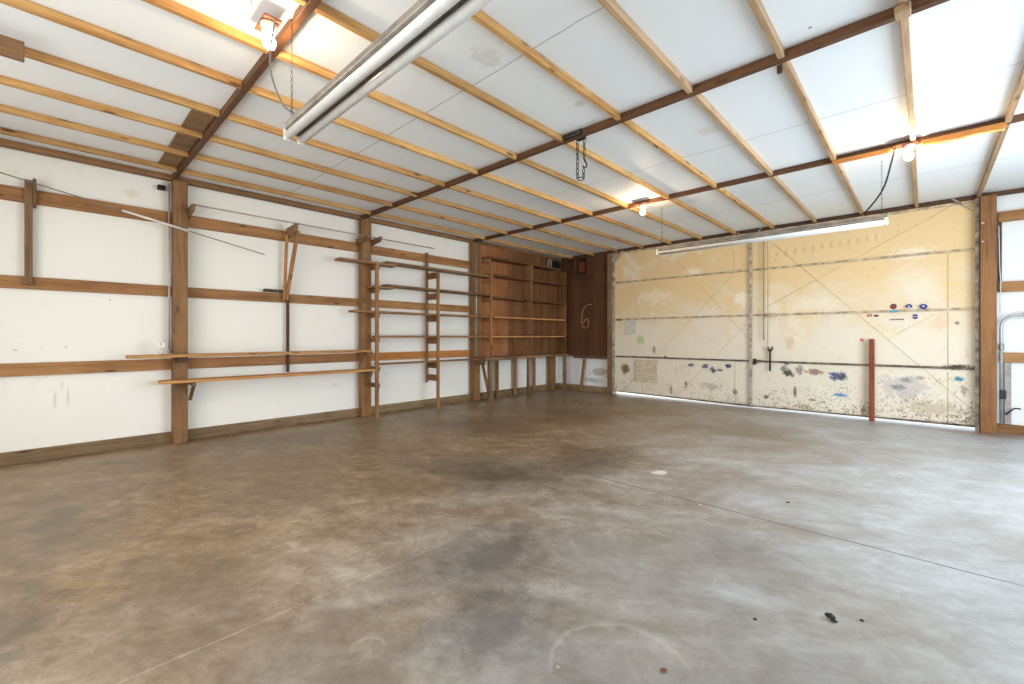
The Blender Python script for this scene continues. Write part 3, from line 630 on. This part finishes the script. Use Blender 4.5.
shelf(2.78, 4.66, Z4, 'fourth-level shelf board between the second and third wall posts', tone='shelf', th=.028)
shelf(4.722, 6.605, Z4, 'fifth shelf board down over the plywood, just above the workbench', -5.086, UF1, 'bench')
shelf(2.80, 4.48, Z5, 'lowest shelf board, thin and sagging, ending at the workbench', tone='shelf', th=.018)
shelf(4.68, 6.40, Z0, 'topmost shelf board over the plywood, close under the eave', -5.086, UF1, 'plyB')

# plywood lining, sheet tones darkened for the weaker light in this corner
PLX = -5.10
for a, b2, tn, lab in ((4.625, 5.28, 'plyA', 'bright orange plywood sheet behind the shelves next to the third post'), (5.283, 5.98, 'plyB', 'olive brown plywood sheet behind the middle of the corner shelves'), (5.983, 6.745, 'plyB', 'brown plywood sheet behind the shelves at the room corner')):
    board('plywood_sheet', PLX, PLX+.012, a, b2, .685, 2.45, tn, lab, 'plywood', 'plywood lining sheets', .001)
px0 = -5.085; px1 = -4.06
t = tag(MB().box(px0, px1, 6.762-.015, 6.762-.002, .64, 2.455, .001).build('plywood_sheet', wood('plyC', 'z')), 'dark red-brown plywood sheet left of the painted doors with a chalk number', 'plywood', 'plywood lining sheets')
# chalk number 6 on it
def dwp(x, y, Y): X, z = DW(x, y, Y); return Vector((X, Y, z))
c6 = [(592, 304.5), (587, 305), (583.5, 309), (582, 315), (581.5, 321), (582.5, 326), (585, 328), (588, 326), (588.5, 322), (587, 319), (584.5, 321), (583, 324)]
b = MB()
pts = []
P = [dwp(x, y, 6.7445) for x, y in c6]
for i in range(len(P)-1):
    p0, p1, p2, p3 = P[max(i-1, 0)], P[i], P[i+1], P[min(i+2, len(P)-1)]
    for k in range(5):
        q = k/5; pts.append(.5*((2*p1)+(-p0+p2)*q+(2*p0-5*p1+4*p2-p3)*q*q+(-p0+3*p1-3*p2+p3)*q**3))
b.tube(pts, .004, 6); b.build('chalk_number', M['chalk'], t)
b = MB(); b.tube([dwp(597.5, 309, 6.7445), dwp(598, 316, 6.7445)], .003, 6); b.build('chalk_mark', M['brown'], t)
board('plywood_sill', px0+.3, -3.99, 6.72, 6.745, .60, .638, 'weather', 'weathered strip along the bottom edge of the dark plywood sheet', 'strip')
# open wooden box (electrical) on it
x0, zt = DW(576.5, 258.5, 6.74); x1, zb = DW(590.5, 277, 6.74)
t = thing('panel_box', ((x0+x1)/2, 6.70, zb), 'dark brown open-fronted wooden box high on the dark plywood', 'box')
for nm_, a in (('side', (x0, x0+.03, zb, zt)), ('side', (x1-.03, x1, zb, zt)), ('top', (x0+.03, x1-.03, zt-.03, zt)), ('bottom', (x0+.03, x1-.03, zb, zb+.03))):
    MB().box(a[0], a[1], 6.66, 6.746, a[2], a[3], .002).build(nm_, wood('plyC', 'x'), t)
MB().box(x0+.031, x1-.031, 6.738, 6.746, zb+.031, zt-.031, 0).build('back', wood('dark', 'x'), t)
MB().box(x0+.08, x1-.09, 6.69, 6.737, zb+.10, zt-.09, .004).build('breaker', M['brown'], t)
# fittings on top shelf in the corner
t = thing('pipe_hook', (-4.99, 6.28, Z0+.023), 'bent pale pipe hook standing on the topmost corner shelf', 'hook')
pp = [(-4.99, 6.24, Z0+.024), (-4.99, 6.24, Z0+.15), (-4.99, 6.26, Z0+.19), (-4.99, 6.30, Z0+.19), (-4.99, 6.32, Z0+.15), (-4.99, 6.32, Z0+.06)]
MB().tube(pp, .011, 8).build('pipe', M['conduit'], t)
t = thing('black_reel', (-4.98, 6.47, Z0+.023), 'small dark reel of cable on the topmost corner shelf', 'reel')
MB().lathe((-5.01, 6.47, Z0+.106), [(.08, 0), (.08, .008), (.04, .01), (.04, .05), (.08, .052), (.08, .06)], 20, 'x').build('spool', M['darkmetal'], t)
MB().torus((-4.98, 6.47, Z0+.106), .055, .014, (0, 1, 0), (0, 0, 1), 18, 6).build('cable_coil', M['blackcable'], t)

# workbench in the corner
t = thing('workbench', (-4.95, 5.5, 0), 'rough wooden corner workbench on uneven legs under the plywood shelves', 'workbench')
MB().box(-5.053, -4.79, 4.47, 5.2, .634, .681, .004).build('bench_top', wood('weather', 'y'), t)
MB().box(-5.09, -4.83, 5.202, 6.64, .64, .681, .004).build('bench_top', wood('shelf', 'y'), t)
MB().box(-5.053, -4.83, 4.50, 4.53, .57, .633, .004).build('apron', wood('weather', 'x'), t)
legs = [(490, -4.85, .06, .06, 'weather', 4.6), (497, -5.12, .05, .04, 'shelf', None), (515, -5.12, .065, .035, 'shelf', None), (528.2, -4.86, .045, .04, 'weather', None), (534, -5.12, .055, .035, 'shelf', None), (564.6, -4.875, .06, .045, 'shelf', None)]
for px, X, wy, wx, tn, yo in legs:
    y = LW(px, 380, X)[0]
    MB().box(X-wx/2, X+wx/2, y-wy/2, y+wy/2, .001, .633, .003).build('leg', wood(tn, 'z'), t)
tag(MB().beam((-5.03, 4.64, .60), (-4.98, 4.76, .012), .04, .03, (1, 0, 0)).build('leaning_strut', wood('weather', 'z')), 'short strut leaning at the foot of the third post under the workbench', 'strut')
xa, xb = DW(583.5, 357, 6.70)[0], DW(580, 390, 6.64)[0]
tag(MB().beam((xb, 6.66, .008), (xa+.02, 6.70, .59), .05, .035, (0, 1, 0)).build('leaning_strut', wood('girt', 'z')), 'orange brown strut leaning against the far wall under the dark plywood', 'strut')
for px, py, rr in ((573+3, 403, .03), (590, 405.5, .02), (575, 402, .02)):
    k = (py-HY); Z = F/k; la = (px-CX)/F*Z; X = -Z*s_+la*c_; Y = Z*c_+la*s_
    pass

# ---------------------------------------------------------------- the big painted doors
YF = 6.762
X0d, X1d, Xm = -3.924, .398, -1.755
zr = [.657, 1.297, 1.93]; ztop = 2.500
def leaf(nm_, x0, x1, mat, xs, zl, zrr):
    d = struct(MB().hexa([(x0,YF,zl),(x1,YF,zrr),(x1,YF+.02,zrr),(x0,YF+.02,zl),(x0,YF,ztop),(x1,YF,ztop),(x1,YF+.02,ztop),(x0,YF+.02,ztop)], 0).build(nm_, mat))
    for i, z in enumerate(zr):
        MB().box(x0+.02, x1-.02, YF-.022, YF-.001, z-.012, z+.012, .002).build('rail', M['grime' if i == 0 else 'rusty'], d)
    MB().hexa([(x0,YF-.02,zl),(x1,YF-.02,zrr),(x1,YF-.001,zrr),(x0,YF-.001,zl),(x0,YF-.02,zl+.012),(x1,YF-.02,zrr+.022),(x1,YF-.001,zrr+.022),(x0,YF-.001,zl+.012)], .001).build('bottom_rail', M['grime'], d)
    MB().box(x0, x1, YF-.02, YF-.003, ztop-.075, ztop-.047, .002).build('top_rail', M['rusty'], d)
    for xx in xs: MB().box(xx-.016, xx+.016, YF-.04, YF-.0225, .03, ztop-.05, .003).build('stile', M['frame'], d)
    return d
dA = leaf('door_1', X0d, Xm-.001, M['doorA'], [Xm-.02], .05, .016)
dB = leaf('door_2', Xm+.001, X1d, M['doorB'], [], .022, .034)
def rods(d, lst):
    for (xa, ya2, xb, yb2) in lst:
        MB().tube([dwp(xa, ya2, YF-.004), dwp(xb, yb2, YF-.004)], .0017, 6).build('brace_rod', M['rod'], d)
rods(dA, [(622, 391, 745, 263), (677, 260, 748, 338), (676, 396, 748, 323), (657, 374, 676, 397), (630, 275, 640, 320)])
rods(dB, [(770, 241, 975, 412), (966, 198, 757, 312), (935, 314, 897, 334)])
def seam(d, x, ya2, yb2):
    MB().tube([dwp(x, ya2, YF-.003), dwp(x, yb2, YF-.003)], .0026, 5).build('sheet_seam', M['rod'], d)
seam(dB, 948, 254, 308); seam(dB, 948, 312, 367); seam(dB, 948, 372, 424); seam(dA, 734, 250, 270); seam(dA, 735, 362, 402)
# corner gussets
def gus(d, a, b2):
    MB().beam(dwp(*a, YF-.03), dwp(*b2, YF-.03), .012, .03, (0, 1, 0)).build('corner_brace', M['frame'], d)
gus(dA, (614.5, 262), (623, 250.5)); gus(dA, (733, 230), (741, 235.5)); gus(dB, (764, 225), (757, 233)); gus(dB, (946, 196), (974, 210))
# ribbed vent and grey patch on the left leaf
x0, zt = DW(635, 358.5); x1, zb = DW(658.5, 383)
v = MB(); v.box(x0, x1, YF-.012, YF-.001, zb, zt-.015, .002); vent = v.build('vent', plain('vent_tan', (222, 204, 176), .7, 0, .1), dA)
v = MB()
for i in range(9):
    z = zb+.02+i*(zt-zb-.05)/8
    v.prism([(0, z), (-.014, z-.008), (-.014, z-.004), (0, z+.012)], lambda u, w_, d: Vector((d, YF-.0125+u, w_)), x0+.012, x1-.012)
v.build('louvre', plain('vent_tan_dark', (206, 186, 158), .7, 0, .12), vent)
x0, zt = DW(624.5, 320.5); x1, zb = DW(636, 334.5)
MB().box(x0, x1, YF-.006, YF-.001, zb, zt, .001).build('patch_plate', plain('grey_patch', (206, 198, 184), .6, 0, .08), dA)
# latch bits on the middle
def bit(par, nm_, px, py, rx, ry, mat='darkmetal', dep=.03):
    X, z = DW(px, py); k = (-X*s_+YF*c_)/F
    MB().box(X-rx*k, X+rx*k, YF-.023-dep, YF-.023, z-ry*k, z+ry*k, .004).build(nm_, M[mat], par)
bit(dB, 'latch', 755.5, 361.5, 1.2, 3.0); bit(dB, 'latch', 761, 361, 2.4, 1.2, 'grime')
bit(dB, 'hinge', 771, 315, 4, 1.6, 'rusty'); bit(dA, 'bolt', 666, 357, 1., 1., 'grime'); bit(dA, 'bolt', 620, 320, 1.8, .8, 'grime')
# wrench hanging on the right leaf
t = thing('hanging_wrench', tuple(dwp(770.5, 371, YF-.03)), 'black open-ended wrench hanging on the middle of the painted doors', 'wrench')
Xw, zw0 = DW(770.7, 371); _, zw1 = DW(770.7, 348)
MB().box(Xw-.011, Xw+.011, YF-.045, YF-.033, zw0, zw1-.03, .003).build('handle', M['darkmetal'], t)
MB().prism([(-.016, 0), (-.036, .03), (-.034, .062), (-.018, .066), (-.018, .036), (0, .026), (.018, .036), (.018, .066), (.034, .062), (.036, .03), (.016, 0)], lambda u, w_, d: Vector((Xw+u, d, zw1-.045+w_)), YF-.046, YF-.032).build('jaw', M['darkmetal'], t)
# ropes
Xr = DW(763.5, 300, YF-.05)[0]
cable([(Xr, YF-.052, 2.44), (Xr-.002, YF-.052, 1.9), (Xr+.002, YF-.052, DW(763.5, 340, YF-.05)[1])], .006, M['greycable'], 'hanging_rope', 'dark cord hanging from the top of the doors beside the middle stile', 'rope')
Xr2 = DW(767.5, 300, YF-.06)[0]
cable([(Xr2, YF-.056, 2.44), (Xr2+.004, YF-.056, 1.6), (Xr2, YF-.056, DW(767.5, 358, YF-.05)[1])], .0045, M['cord'], 'hanging_rope', 'pale cord hanging right of the dark cord on the doors', 'rope')
# wooden stake against the right leaf
Xs0 = DW(869, 380, YF-.06)[0]; Xs1 = DW(874.6, 380, YF-.06)[0]
tag(MB().box(Xs0, Xs1, YF-.085, YF-.045, .001, DW(872, 339, YF-.06)[1], .003).build('wooden_stake', wood('red', 'z')), 'red-brown wooden stake standing upright against the right painted door', 'stake')
# stickers
def blob(px, py, rx, ry, mat, nm_, lab, shape='oval', extra=None):
    X, z = DW(px, py); k = (-X*s_+YF*c_)/F; rx *= k*.8; ry *= k*.85
    dep = YF-.0265 if abs(z-1.297) < ry+.02 and abs(z-1.297) < .05 else YF-.0045
    n = 18; poly = []
    for i in range(n):
        a = 2*math.pi*i/n; u, w_ = rx*math.cos(a), ry*math.sin(a)
        if shape == 'dome' and w_ < -.4*ry: w_ = -.4*ry
        if shape == 'waist': u *= .6+.4*abs(math.sin(a))
        poly.append((u, w_))
    o = MB().prism(poly, lambda u, w_, d: Vector((X+u, d, z+w_)), dep, dep+.003).build(nm_, M[mat])
    tag(o, lab, 'sticker', 'door stickers')
    for (du, dw_, ru, rw, m2) in (extra or []):
        poly2 = [(du*rx+ru*rx*math.cos(2*math.pi*i/12), dw_*ry+rw*ry*math.sin(2*math.pi*i/12)) for i in range(12)]
        MB().prism(poly2, lambda u, w_, d: Vector((X+u, d, z+w_)), dep-.002, dep-.0003).build('sticker_print', M[m2], o)
blob(893.5, 306.5, 3.2, 3.2, 'darkink', 'sticker', 'round dark sticker with red print above the rail, leftmost of the three', 'oval', [(0, -.1, .55, .4, 'red'), (0, .5, .5, .2, 'brown')])
blob(893.8, 311.5, 4.5, 1.1, 'lightblue', 'sticker', 'thin light blue sticker strip right under the round dark one')
blob(909, 306.8, 3.2, 3.0, 'blue', 'sticker', 'dome shaped blue sticker above the rail, middle of the three', 'dome', [(0, 0, .3, .3, 'cream')])
blob(923.5, 306.6, 3.6, 3.0, 'blue', 'sticker', 'round blue sticker above the rail, rightmost of the three', 'oval', [(0, .1, .35, .25, 'cream')])
blob(915.2, 316.6, 3.4, 2.9, 'blue', 'sticker', 'blue waisted sticker below the rail', 'waist', [(0, 0, .5, .15, 'cream')])
blob(869.6, 315.4, 2.6, 1.7, 'red', 'sticker', 'small red oval sticker below the rail, farthest left', 'oval', [(0, 0, .5, .35, 'cream')])
blob(876.2, 315.8, 2.6, 1.2, 'darkink', 'sticker', 'small dark oval sticker beside the red oval one')
# row of small dark characters
o = None; b = MB()
for i in range(5):
    X, z = DW(891+i*2.9, 319.8-i*.12); b.box(X-.007, X+.009, YF-.006, YF-.003, z-.006, z+.008, 0)
tag(b.build('sticker', M['darkink']), 'row of tiny dark lettering below the light blue strip', 'sticker', 'door stickers')

# door jambs and right post
board('door_jamb', -4.045, -3.958, 6.70, 6.744, .001, 2.453, 'weather', 'weathered wooden jamb left of the painted doors', 'jamb')
tag(MB().box(-3.955, -3.918, 6.715, 6.733, .001, 2.453, .002).box(-3.945, -3.926, 6.733, 6.80, .001, 2.455, .002).build('steel_angle', M['frame']), 'flaking white steel angle along the left edge of the painted doors', 'steel angle')
tag(MB().box(.382, .412, 6.70, 6.722, .001, 2.453, .002).box(.402, .412, 6.722, 6.80, .001, 2.453, .002).build('steel_angle', M['frame']), 'grey steel angle along the right edge of the painted doors', 'steel angle')
t = thing('door_post', (.49, 6.66, 0), 'large brown timber post right of the painted doors', 'post')
MB().box(.415, .530, 6.63, 6.742, .001, 2.453, .004).build('post', wood('doorpost', 'z'), t)
for pz in (2.17, 1.98): MB().tube([(.44, 6.628, pz), (.425, 6.60, pz)], .006, 8).build('hook', M['whiteplastic'], t)
# right-hand girts and electrics
for k, (z0, z1, lv) in enumerate(((2.185, 2.29, 'upper'), (1.46, 1.565, 'middle'), (.735, .835, 'lower'))):
    board('wall_girt', .55 if k < 2 else .575, 1.69, 6.752, 6.798, z0, z1, 'girt', '%s wooden girt on the white wall right of the door post' % lv, 'girt', 'right girts')
board('wall_batten', .552, .575, 6.755, 6.798, 1.568, 2.183, 'dark', 'dark vertical batten between girts right of the door post', 'batten')
tag(MB().box(.592, .64, 6.76, 6.798, .097, .733, .003).build('wall_strip', M['enamel']), 'grey metal strip below the lower girt right of the door post', 'strip')
t = thing('bent_conduit', (.60, 6.72, .1), 'grey bent conduit pipe curving right of the door post', 'pipe')
pc = [(.568, 6.725, .10), (.568, 6.725, 1.10)]
for i in range(1, 9): a = math.pi/2*i/8; pc.append((.568+.12*(1-math.cos(a)), 6.725, 1.10+.12*math.sin(a)))
pc.append((1.4, 6.725, 1.22)); MB().tube(pc, .014, 10).build('pipe', M['conduit'], t)
MB().lathe((.568, 6.725, .86), [(.018, 0), (.022, .006), (.022, .06), (.018, .066)], 14).build('coupling', M['steel'], t)
MB().box(.552, .60, 6.69, 6.709, .36, .45, .004).build('switch_box', M['black'], t)
MB().box(.72, .735, 6.705, 6.75, 1.19, 1.25, .002).build('strap', M['steel'], t)
cable([(.60, 6.735, .20), (.63, 6.72, .24), (.66, 6.72, .27), (.70, 6.75, .265)], .007, M['blackcable'], 'black_hose', 'short black hose end low on the wall right of the door post', 'hose')
cable([(.552, 6.74, 2.15), (.556, 6.735, 1.85), (.548+.01, 6.735, 1.70), (.565, 6.735, 1.55), (.56, 6.735, 1.25)], .004, M['whiteplastic'], 'white_wire', 'thin white wire along the right side of the door post', 'wire')

# ---------------------------------------------------------------- debris on the floor
def fl(px, py):
    Z = F/(py-HY); la = (px-CX)/F*Z; return -Z*s_+la*c_, Z*c_+la*s_
def crumb(px, py, r, lab, mat='debris', flat=.4):
    x, y = fl(px, py); t = bmesh.new(); bmesh.ops.create_icosphere(t, subdivisions=2, radius=r)
    for v in t.verts:
        v.co = Vector((v.co.x*random.uniform(.7, 1.4), v.co.y*random.uniform(.6, 1.2), v.co.z*flat*random.uniform(.7, 1.2)))
    mz = min(v.co.z for v in t.verts)
    for v in t.verts: v.co += Vector((x, y, -mz+.0005))
    b = MB(); b.merge(t); tag(b.build('floor_crumb', M[mat]), lab, 'crumb', 'crumbs on the floor')['kind'] = 'thing'
crumb(830, 619, .014, 'black crumb of debris on the floor at the lower right', flat=.6); crumb(834, 622, .009, 'smaller black crumb touching the right of the big one at lower right')
crumb(664, 672, .009, 'brown crumb near the bottom edge of the photo', 'brown'); crumb(700, 505, .006, 'tiny pale crumb just above the long floor joint', 'cream')
crumb(552+236, 503, .008, 'small dark crumb in the middle of the right floor'); crumb(862, 621, .006, 'tiny dark speck right of the black crumb', 'debris')
crumb(576, 402, .02, 'brown leaf scrap near the corner struts', 'brown', .3); crumb(590, 405, .016, 'brown leaf scrap in front of the door jamb', 'brown', .3)
crumb(641, 402, .02, 'reddish scrap in front of the left painted door', 'red', .3); crumb(558, 668, .008, 'grey pebble near the bottom edge, centre', 'enamel'); crumb(755, 620, .006, 'tiny dark speck left of the black crumb')

for o in list(bpy.data.objects):
    if '_o' in o: del o['_o']
